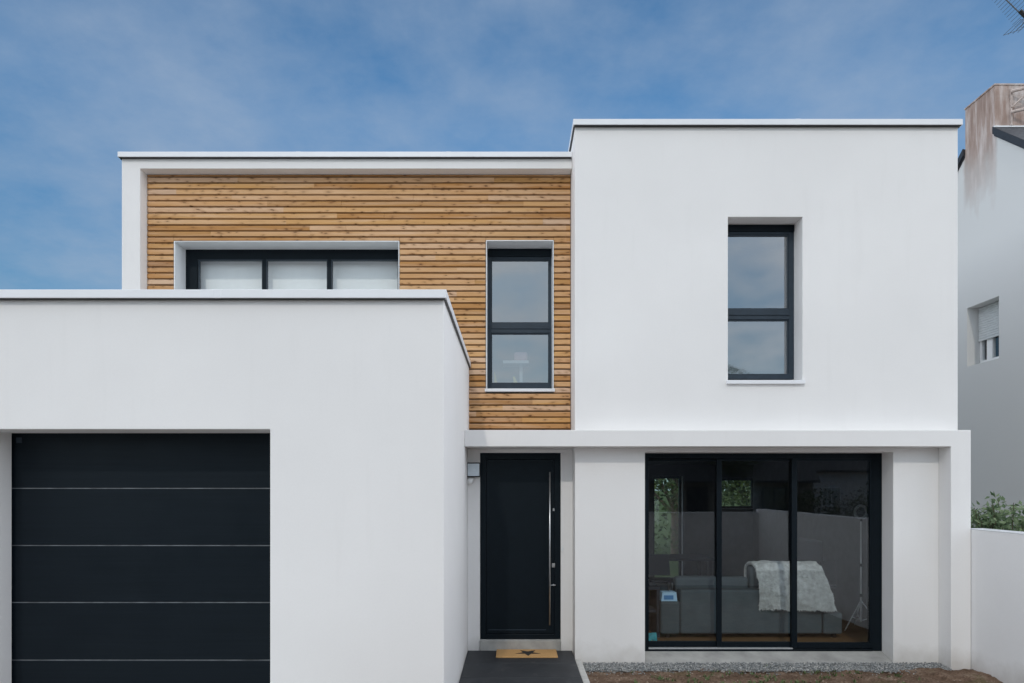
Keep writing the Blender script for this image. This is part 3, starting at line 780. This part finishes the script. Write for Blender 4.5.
box(X(794, 10.9), X(824, 10.9), 10.985, 11.6, FL + .12, FL + .45).build('seat', 'dark_fabric', ac, bevel=.03)
for x_ in (X(796, 10.9), X(820, 10.9)):
    for y_ in (11.05, 11.5): box(x_, x_ + .04, y_, y_ + .04, FL, FL + .12).build('leg', 'black', ac)
dt = empty('dining_table', (2.6, 12.5, FL), 'dark dining table standing deep in the room near the back window', 'table')
box(1.8, 3.5, 12.1, 12.95, FL + .71, FL + .75).build('tabletop', 'dark_fabric', dt, bevel=.006)
for x_ in (1.85, 3.39):
    for y_ in (12.15, 12.84): box(x_, x_ + .06, y_, y_ + .06, FL, FL + .71).build('leg', 'black', dt)

# blinds behind the wide window
def blind(a, b, label):
    mb = MB(); n = 40; x0, x1 = X(a, 9.24), X(b, 9.24)
    rows = (W1[2] - .05, W1[3] - .08)
    vs = []
    for i in range(n + 1):
        x = x0 + (x1 - x0) * i / n; y = 9.24 + .0006 * math.sin(i * .9)
        vs += [(x, y, rows[0]), (x, y, rows[1])]
    mb.add(vs, [(2*i, 2*i+2, 2*i+3, 2*i+1) for i in range(n)])
    t = empty('window_blind', ((x0+x1)/2, 9.24, rows[0]), label, 'blind', 'white blinds drawn behind the wide upstairs window')
    mb.build('fabric', 'blind', t, smooth=True)
    box(x0, x1, 9.225, 9.255, rows[0] - .02, rows[0]).build('bottom_bar', 'white_paint', t)
blind(199.5, 263, 'white blind behind the leftmost pane of the wide window in the cladding')
blind(265.5, 329, 'white blind behind the middle pane of the wide window in the cladding')
blind(331.5, 400, 'white blind behind the rightmost pane of the wide window in the cladding')
# things behind the tall window in the cladding
ft = empty('pedestal_table', (X(516, 10), 10.0, .65), 'small white pedestal table behind the tall window in the cladding', 'table')
box(X(503, 10), X(528.5, 10), 9.85, 10.2, Z(365.2, 10), Z(362.2, 10)).build('tabletop', 'white_paint', ft, bevel=.005)
box(X(519.5, 10), X(522.5, 10), 9.98, 10.02, .70, Z(365.2, 10)).build('leg', 'white_paint', ft)
box(X(508, 10), X(534, 10), 9.85, 10.2, .652, .70).build('base', 'white_paint', ft, bevel=.005)
pk = empty('cushion', (X(521, 10), 10.0, Z(362, 10)), 'pink fabric cushion lying on the small white pedestal table', 'cushion')
box(X(514, 10), X(527.5, 10), 9.9, 10.1, Z(362, 10), Z(353, 10)).build('cover', 'pink', pk, bevel=.035, segs=4)
wbz = W2[2] + .03
ty = empty('toy_windmill', (X(497, 9.35), 9.35, wbz), 'yellow and blue paper toy standing at left on the window board', 'toy')
MB().prism([(X(494, 9.35), wbz + .03), (X(499, 9.35), wbz + .03), (X(494.5, 9.35), Z(371, 9.35))], 'y', 9.34, 9.36).build('sail', 'yellow', ty)
box(X(494, 9.35), X(501, 9.35), 9.32, 9.38, wbz, wbz + .03).build('base', 'blue', ty, bevel=.003)
ty = empty('toy_boat', (X(517, 9.35), 9.35, wbz), 'yellow striped toy boat with sail standing on the window board', 'toy')
MB().prism([(X(513, 9.35), Z(377, 9.35)), (X(514.5, 9.35), Z(376.5, 9.35)), (X(521, 9.35), wbz + .035), (X(515, 9.35), wbz + .035)], 'y', 9.34, 9.36).build('sail', 'yellow', ty)
MB().prism([(X(513.5, 9.35), wbz), (X(520, 9.35), wbz), (X(522, 9.35), wbz + .035), (X(512, 9.35), wbz + .035)], 'y', 9.32, 9.38).build('hull', 'blue', ty)

# ================================================================== GARDEN WALLS
gw = empty('garden_wall', (5.34, 4.5, G), 'low white rendered garden wall running forward from the right pillar', 'wall')
box(5.24, 5.44, 2.02, 8.10, G - .2, -.486)  .build('wall_body', 'plaster_garden', gw, bevel=.006)
box(5.237, 5.443, 2.01, 8.103, -.486, -.476).build('wall_cap', 'coping', gw, bevel=.005)
gw = empty('garden_wall', (3.6, 2.1, G), 'low white garden wall parallel to the house front, mirrored in the sliding window', 'wall')
box(2.0, 5.238, 2.02, 2.2, G - .2, -.57)  .build('wall_body', 'plaster_garden', gw, bevel=.006)
box(1.98, 5.227, 2.0, 2.22, -.57, -.542).build('wall_cap', 'coping', gw, bevel=.005)

# ================================================================== NEIGHBOUR'S HOUSE
NX, RY, RZ, KP = 8.4, 12.6, 6.59, .8
nb = empty('neighbour_house', (12, 12.6, G), 'grey rendered gabled house with stained chimney standing behind the garden wall at right', 'house')
def gz(y): return RZ - abs(y - RY) * KP - .11
ny0, ny1, nz0, nz1 = 12.10, 12.95, 2.225, 3.305
def YZ(mb, poly, x0, x1): return mb.prism(poly, 'x', x0, x1)
m = MB()
YZ(m, [(7.6, G - .3), (ny0, G - .3), (ny0, gz(ny0)), (7.6, gz(7.6))], NX, NX + .34)
YZ(m, [(ny1, G - .3), (17.6, G - .3), (17.6, gz(17.6)), (ny1, gz(ny1))], NX, NX + .34)
YZ(m, [(ny0, G - .3), (ny1, G - .3), (ny1, nz0), (ny0, nz0)], NX, NX + .34)
YZ(m, [(ny0, nz1), (ny1, nz1), (ny1, gz(ny1)), (RY, gz(RY)), (ny0, gz(ny0))], NX, NX + .34)
m.box(NX + .34, 17, 7.6, 7.9, G - .3, gz(7.6)).box(NX + .34, 17, 17.3, 17.6, G - .3, gz(17.6)).box(16.7, 17, 7.9, 17.3, G - .3, gz(7.6))
m.build('wall', 'chimney', nb)
tag(box(5.45, 8.39, 2.0, 18, G - .1, G + .03).build('bounce_ground', simple('bounce_pale', (.62, .60, .57), .95, .2, 20, bumpy=.4, bscale=120)), kind='structure')  # unseen pale ground, added to bounce light up the neighbour's wall
# roof: two pitches with a dark verge board
def pitch(sgn, x0, x1):
    mb = MB(); y0, y1 = RY + sgn * (.4 if x0 < NX + .8 else 0), RY + sgn * 5.5
    z0, z1 = RZ - KP * abs(y0 - RY), RZ - KP * 5.5
    pr = [(y0, z0), (y1, z1), (y1, z1 - .10), (y0, z0 - .10)]
    return mb.prism(pr, 'x', x0, x1)
rf = MB()
for sg in (-1, 1):
    for x0, x1 in ((NX - .02, NX + .95), (NX + .95, 17.1)):
        mb = pitch(sg, x0, x1); rf.add(mb.v, mb.f)
rf.build('roof', 'roof_slates', nb)
vb = MB()
for sg in (-1, 1):
    y0, y1 = RY + sg * .402, RY + sg * 5.5
    za, zb_ = RZ - KP * .402, RZ - KP * 5.5
    vb.prism([(y0, za + .01), (y1, zb_ + .01), (y1, zb_ - .115), (y0, za - .115)], 'x', NX - .05, NX - .022)
    vb.prism([(y0, za - .103), (y1, zb_ - .103), (y1, zb_ - .15), (y0, za - .15)], 'x', NX - .0215, NX - .004)
vb.build('verge_board', 'verge', nb)
ch = MB().prism([(RY - .4, gz(RY - .4)), (RY, gz(RY)), (RY + .4, gz(RY + .4)), (RY + .4, 7.0), (RY - .4, 7.0)], 'x', NX, NX + .94).build('chimney', 'chimney', nb)
box(NX - .03, NX + .97, RY - .43, RY - .403, 6.26, 6.285).build('flashing', 'coping', ch)
box(NX - .015, NX + .955, RY - .413, RY + .413, 7.0, 7.03).build('chimney_cap', 'chimney', ch, bevel=.006)
fx0 = X(1011, 12.18)
br = MB().box(fx0 - .014, fx0 + .014, RY - .44, RY - .404, 6.29, 6.93).box(fx0 + .45, fx0 + .48, RY - .44, RY - .404, 6.29, 6.93)
br.tube([(fx0 - .03, RY - .46, 6.86), (fx0 + .52, RY - .80, 6.86)], .028, 8).tube([(fx0 - .03, RY - .46, 6.50), (fx0 + .52, RY - .80, 6.50)], .028, 8)
br.tube([(fx0, RY - .44, 6.60), (fx0 + .25, RY - .62, 6.84)], .016, 8)
br.build('bracket', simple('weathered_metal', (.50, .42, .38), .7, .25, 20), nb)
# its window with the half lowered shutter
nw = MB(); x0 = NX + .235
yy0, yy1 = ny0 + .002, ny1 - .002
nw.box(x0, x0 + .06, yy0, yy0 + .05, nz0 + .03, nz1).box(x0, x0 + .06, yy1 - .05, yy1, nz0 + .03, nz1)
nw.box(x0, x0 + .06, yy0 + .05, yy1 - .05, nz0 + .03, nz0 + .10).box(x0, x0 + .06, yy0 + .05, yy1 - .05, nz1 - .05, nz1).box(x0, x0 + .06, RY - .09 + .1, RY + .1 - .02 + .08, nz0 + .1, nz1 - .05)
nwin = nw.build('window', 'white_paint', nb, bevel=.003)
sh = MB(); zb = Z(336.5, 12.5)
z = nz1 - .01
while z > zb:
    sh.prism([(x0 - .030, z - .041), (x0 - .018, z - .041), (x0 - .012, z - .020), (x0 - .018, z - .001), (x0 - .030, z - .001), (x0 - .036, z - .02)], 'y', yy0 + .01, yy1 - .01); z -= .044
sh.build('shutter', 'shutter', nwin)
MB().quad((x0 + .03, yy1 - .05, nz0 + .1), (x0 + .03, yy0 + .05, nz0 + .1), (x0 + .03, yy0 + .05, nz1 - .05), (x0 + .03, yy1 - .05, nz1 - .05)).build('pane', 'glass', nwin)
box(x0 - .10, x0 - .001, yy0, yy1, nz0, nz0 + .028).build('sill', 'shutter', nwin, bevel=.003)
box(x0 + .30, x0 + .32, ny0 - .3, ny1 + .3, nz0 - .2, nz1 + .1).build('curtain', 'dark_fabric', nwin)

# television aerial on the chimney
ya = 12.4
A, B = Vector((X(994, ya), ya, Z(-12, ya))), Vector((X(1029, ya), ya, Z(22, ya)))
tv = empty('aerial', (X(1034, ya), ya, 5.9), 'dark many pronged television aerial above the stained chimney at right', 'aerial')
mb = MB().tube([A, B], .010, 8); mb.build('boom', 'aerial', tv)
mb = MB()
for k in range(15):
    p = A.lerp(B, .02 + k * .066); l = .17 + .006 * k
    mb.tube([p - Vector((0, l, 0)), p + Vector((0, l, 0))], .0035, 5)
mb.build('element', 'aerial', tv)
bv = (B - A).normalized(); up = Vector((-bv.z, 0, bv.x))
mb = MB()
for sg in (-1, 1):
    for k in range(4):
        p = B + up * sg * (.06 + .075 * k) - bv * .05 * k
        mb.tube([p - Vector((0, .22, 0)), p + Vector((0, .22, 0))], .004, 5)
    for yo in (-.2, .2): mb.tube([B + Vector((0, yo, 0)), B + up * sg * .29 - bv * .15 + Vector((0, yo, 0))], .004, 5)
mb.build('reflector', 'aerial', tv)
p = A.lerp(B, .76)
MB().tube([p - bv * .05 - Vector((0, .03, 0)), p + bv * .10 - Vector((0, .03, 0))], .035, 10).build('dipole_box', 'black', tv)
MB().tube([B, (X(1035, ya), ya, Z(30, ya)), (X(1035, ya), ya, 6.9)], .022, 10).build('mast', 'aerial', tv)

# ================================================================== PLANTS
def leaf_mesh(mb, c, rad, n, size, r, squash=(1, 1, 1), shell=.55):
    for _ in range(n):
        d = Vector((r.gauss(0, 1), r.gauss(0, 1), r.gauss(0, 1))).normalized()
        q = shell + (1 - shell) * r.random() ** .7
        if r.random() < .25: q = r.random()
        lump = 1 + .35 * mnoise.noise(d * 2.2 + c * .7)
        p = c + Vector((d.x * squash[0], d.y * squash[1], d.z * squash[2])) * rad * q * lump
        ax = (d * .6 + Vector((r.gauss(0, .6), r.gauss(0, .6), r.gauss(0, .6) - .1))).normalized()
        s_ = ax.cross(Vector((r.gauss(0, 1), r.gauss(0, 1), r.gauss(0, 1)))).normalized()
        l = size * r.uniform(.6, 1.3); w_ = l * .24
        up_ = ax.cross(s_) * l * .08
        mb.quad(p, p + ax * l * .35 + s_ * w_ + up_, p + ax * l, p + ax * l * .35 - s_ * w_ + up_)
def shrub(x, y, z_top, rad, seed, label):
    r = random.Random(seed)
    t = empty('laurel_shrub', (x, y, G), label, 'shrub', 'laurel shrubs behind the white garden wall')
    fol = MB(); stm = MB()
    for k in range(15):
        a = r.uniform(0, 6.28); rr = rad * r.random() ** .5 * .8
        tip = Vector((x + rr * math.cos(a), y + rr * math.sin(a) * .8, z_top - r.uniform(.02, .35)))
        b0 = Vector((x + r.uniform(-.1, .1), y + r.uniform(-.1, .1), G))
        mid = b0.lerp(tip, .6) + Vector((r.uniform(-.06, .06), r.uniform(-.06, .06), 0))
        stm.tube([b0, mid, tip], [.014, .009, .003], 6)
        for q in range(60):
            u = r.uniform(.35, 1.0); p = (b0.lerp(mid, u / .6) if u < .6 else mid.lerp(tip, (u - .6) / .4))
            leaf_mesh(fol, p, .10, 3, .075, r, shell=.1)
    stm.build('stem', 'bark', t); fol.build('foliage', 'leaf_laurel', t)
    return t
shrub(X(986, 9.0), 8.95, Z(498, 9.0), .42, 21, 'leafy laurel shrub behind the garden wall, nearest the white pillar')
shrub(X(1014, 8.7), 8.6, Z(499, 8.7), .42, 22, 'leafy laurel shrub at the right edge, behind the garden wall')
shrub(X(1060, 8.2), 8.1, Z(503, 8.2), .45, 23, 'leafy laurel shrub behind the garden wall, beyond the right edge of the photo')

def tree(x, y, h, cr, seed, label, mat='leaf_tree', n=5200, group=None, size=.20):
    r = random.Random(seed)
    t = empty('broadleaf_tree', (x, y, G), label, 'tree', group)
    tk = MB(); base = Vector((x, y, G)); top = base + Vector((r.uniform(-.2, .2), r.uniform(-.2, .2), h * .62))
    tk.tube([base, base.lerp(top, .5) + Vector((.08, .05, 0)), top], [.16, .12, .07], 9)
    cen = []
    for k in range(11):
        a = k * 2.4 + r.random(); z_ = r.uniform(.35, .95) * h; rr = cr * (1.05 - abs(z_ / h - .6)) * r.uniform(.4, .85)
        e = base + Vector((rr * math.cos(a), rr * math.sin(a), z_)); s_ = base.lerp(top, min(1, z_ / h * .8))
        tk.tube([s_, s_.lerp(e, .5) + Vector((0, 0, .15)), e], [.06, .04, .012], 6); cen.append(e)
    tk.build('trunk', 'bark', t)
    lf = MB()
    for e in cen: leaf_mesh(lf, e, cr * .5, n // 11, size, r, (1, 1, .8))
    lf.build('crown', mat, t)
tree(5.0, 21.5, 5.2, 2.4, 31, 'green broadleaf tree seen through the back door of the living room', group=None)
tree(8.6, 23.5, 5.0, 2.2, 32, 'green broadleaf tree seen through the back window of the living room', group=None)
tree(10.4, -17.5, 8.2, 2.3, 33, 'tall broadleaf tree across the street, reflected in the upstairs window', 'leaf_hedge', n=9000, size=.15)
tree(1.5, -17.0, 5.2, 2.2, 34, 'shorter round broadleaf tree across the street from the entrance', 'leaf_hedge')
bh = empty('hedge', (5.5, 18.5, G), 'loose green hedge in the back garden, glimpsed through the back windows', 'hedge')
hb = MB(); r = random.Random(14)
for k in range(46):
    leaf_mesh(hb, Vector((1.5 + k * .17, 18.5 + r.uniform(-.3, .3), G + 1.0 + r.uniform(-.6, 1.1))), .6, 70, .13, r, shell=.2)
hb.build('foliage', 'leaf_tree', bh)
# hedge and houses across the street (mirrored in the big panes)
hd = empty('hedge', (15, -16.4, G), 'dark clipped hedge along the far pavement across the street', 'hedge')
hb = MB(); r = random.Random(4)
for k in range(60):
    leaf_mesh(hb, Vector((13.2 + k * .20, -16.5 + r.uniform(-.2, .2), G + .9 + r.uniform(-.4, .8))), .6, 70, .16, r, shell=.2)
hb.build('foliage', 'leaf_hedge', hd)
def far_house(x0, x1, y0, y1, eave, ridge, label, wm):
    t = empty('far_house', ((x0+x1)/2, (y0+y1)/2, G), label, 'house', 'houses across the street')
    ym = (y0 + y1) / 2
    MB().box(x0, x1, y0, y1, G - .2, eave).prism([(y0, eave), (y1, eave), (ym, ridge - .1)], 'x', x0 + .01, x1 - .01).build('wall', wm, t)
    rf = MB(); k = (ridge - eave) / (y1 - ym)
    for sg in (-1, 1):
        ye = ym + sg * ((y1 - ym) + .3); ze = eave - .3 * k
        rf.prism([(ym, ridge), (ye, ze), (ye, ze + .12), (ym, ridge + .12)], 'x', x0 - .2, x1 + .2)
    rfo = rf.build('roof', 'slate', t)
    MB().box(x0 + .4, x0 + 1.2, ym - .3, ym + .3, ridge - .6, ridge + .9).build('chimney', 'stone', rfo)
    n = max(2, int((x1 - x0) / 3))
    for i in range(n):
        xc = x0 + (i + .5) * (x1 - x0) / n
        if i == n // 2:
            MB().box(xc - .5, xc + .5, y1 - .02, y1 + .05, G, G + 2.1).build('door', 'verge', t, bevel=.01); continue
        w_ = ring(MB(), xc - .6, xc + .6, G + .95, G + 2.1, y1, y1 + .06, .07, .07, .07, .07).box(xc - .03, xc + .03, y1 + .005, y1 + .05, G + 1.02, G + 2.03).build('window', 'surround' if wm == 'plaster_grey' else 'slate', t)
        MB().quad((xc + .53, y1 + .02, G + 1.02), (xc - .53, y1 + .02, G + 1.02), (xc - .53, y1 + .02, G + 2.03), (xc + .53, y1 + .02, G + 2.03)).build('pane', 'glass', w_)
far_house(3.4, 14.6, -25, -17, .45, 3.9, 'stone cottage with dark slate roof directly across the street', 'stone')
far_house(17.5, 27, -33, -25, 1.2, 5.6, 'pale rendered house beyond the clipped hedge across the street', 'plaster_grey')
far_house(-16, -5, -27, -19, .8, 4.2, 'pale rendered house across the street from the garage', 'plaster_grey')

# ================================================================== LIGHT, SKY, CAMERA
sdir = Vector((-.17, -1.0, .77)).normalized()            # towards the sun
sun = bpy.data.lights.new('sun', 'SUN'); sun.energy = 1.05; sun.angle = R(1.4); sun.color = (1., .93, .84)
so = bpy.data.objects.new('sun', sun); COL.objects.link(so); so.location = (-3, -20, 20)
so.rotation_euler = (-sdir).to_track_quat('-Z', 'Y').to_euler()
elev = math.asin(sdir.z); az = math.atan2(sdir.x, sdir.y)

wd = bpy.data.worlds.new('World'); S.world = wd; wd.use_nodes = True
nt = wd.node_tree; nt.nodes.clear()
out = nt.nodes.new('ShaderNodeOutputWorld'); bg = nt.nodes.new('ShaderNodeBackground')
SKYTINT = (.74, 1.15, 1.33)
sky = nt.nodes.new('ShaderNodeTexSky'); sky.sky_type = 'NISHITA'; sky.sun_disc = False
sky.sun_elevation = elev; sky.sun_rotation = az; sky.air_density = 1.0; sky.dust_density = .7; sky.ozone_density = 1.0
d = coord(nt, 'Generated'); s = sep(nt, d)
zz = math_n(nt, 'ADD', math_n(nt, 'MAXIMUM', s[2], 0.), .22)
pv = comb(nt, math_n(nt, 'DIVIDE', s[0], zz), math_n(nt, 'DIVIDE', s[1], zz), 0)
n1 = noise_n(nt, pv, 1.9, 8, .6); n2 = noise_n(nt, pv, 3.1, 6, .6)
dens = math_n(nt, 'ADD', math_n(nt, 'MULTIPLY', n1, .75), math_n(nt, 'MULTIPLY', n2, .25))
# thin wisps over the blue in front of the house; a brighter, nearly closed veil of cloud round the sun's half, boosted sideways as added fill
veil = mapr(nt, s[1], .64, .30, 0., 1.)
wisp = mapr(nt, dens, .39, .63, 0., .60)
thick = mapr(nt, dens, .38, .60, .25, .95)
cov = math_n(nt, 'ADD', math_n(nt, 'MULTIPLY', wisp, math_n(nt, 'SUBTRACT', 1., veil)), math_n(nt, 'MULTIPLY', thick, veil))
dot = nt.nodes.new('ShaderNodeVectorMath'); dot.operation = 'DOT_PRODUCT'
L(nt, d, dot.inputs[0]); dot.inputs[1].default_value = sdir
side_fill = mapr(nt, math_n(nt, 'ABSOLUTE', s[0]), .22, .92, 1., 3.2)  # unseen clouds at both sides brightened to fill the side walls
glow = mapr(nt, dot.outputs['Value'], .2, 1., 0., 1.)
ccol = mix_c(nt, veil, (3.5, 4.35, 5.6), (10.6, 11.2, 12.1))
ccol = mix_c(nt, veil, ccol, mix_c(nt, 1., ccol, comb(nt, side_fill, side_fill, side_fill), 'MULTIPLY'))
ccol = mix_c(nt, glow, ccol, (9.3, 9.5, 9.8))
skc = mix_c(nt, 1., sky.outputs[0], SKYTINT, 'MULTIPLY')
low = mapr(nt, s[2], .18, .45, .64, 1.)                   # a calmer, less glaring horizon
skc = mix_c(nt, 1., skc, comb(nt, low, low, low), 'MULTIPLY')
cl = mix_c(nt, cov, skc, ccol)
L(nt, cl, bg.inputs[0]); bg.inputs[1].default_value = .15
L(nt, bg.outputs[0], out.inputs[0])

cam = bpy.data.cameras.new('camera'); co = bpy.data.objects.new('camera', cam); COL.objects.link(co)
co.location = (0, 0, H); co.rotation_euler = (R(90), 0, 0)
cam.sensor_width = 36; cam.lens = F / 1024 * 36
cam.shift_y = (CY - 341.5) / 1024; cam.shift_x = -(CX - 512) / 1024
cam.clip_start = .05; cam.clip_end = 2000
S.camera = co
S.view_settings.view_transform = 'Standard'; S.view_settings.look = 'None'
S.view_settings.exposure = -.52; S.view_settings.gamma = 1
S.view_settings.use_curve_mapping = False
S.cycles.max_bounces = 10; S.cycles.transparent_max_bounces = 16
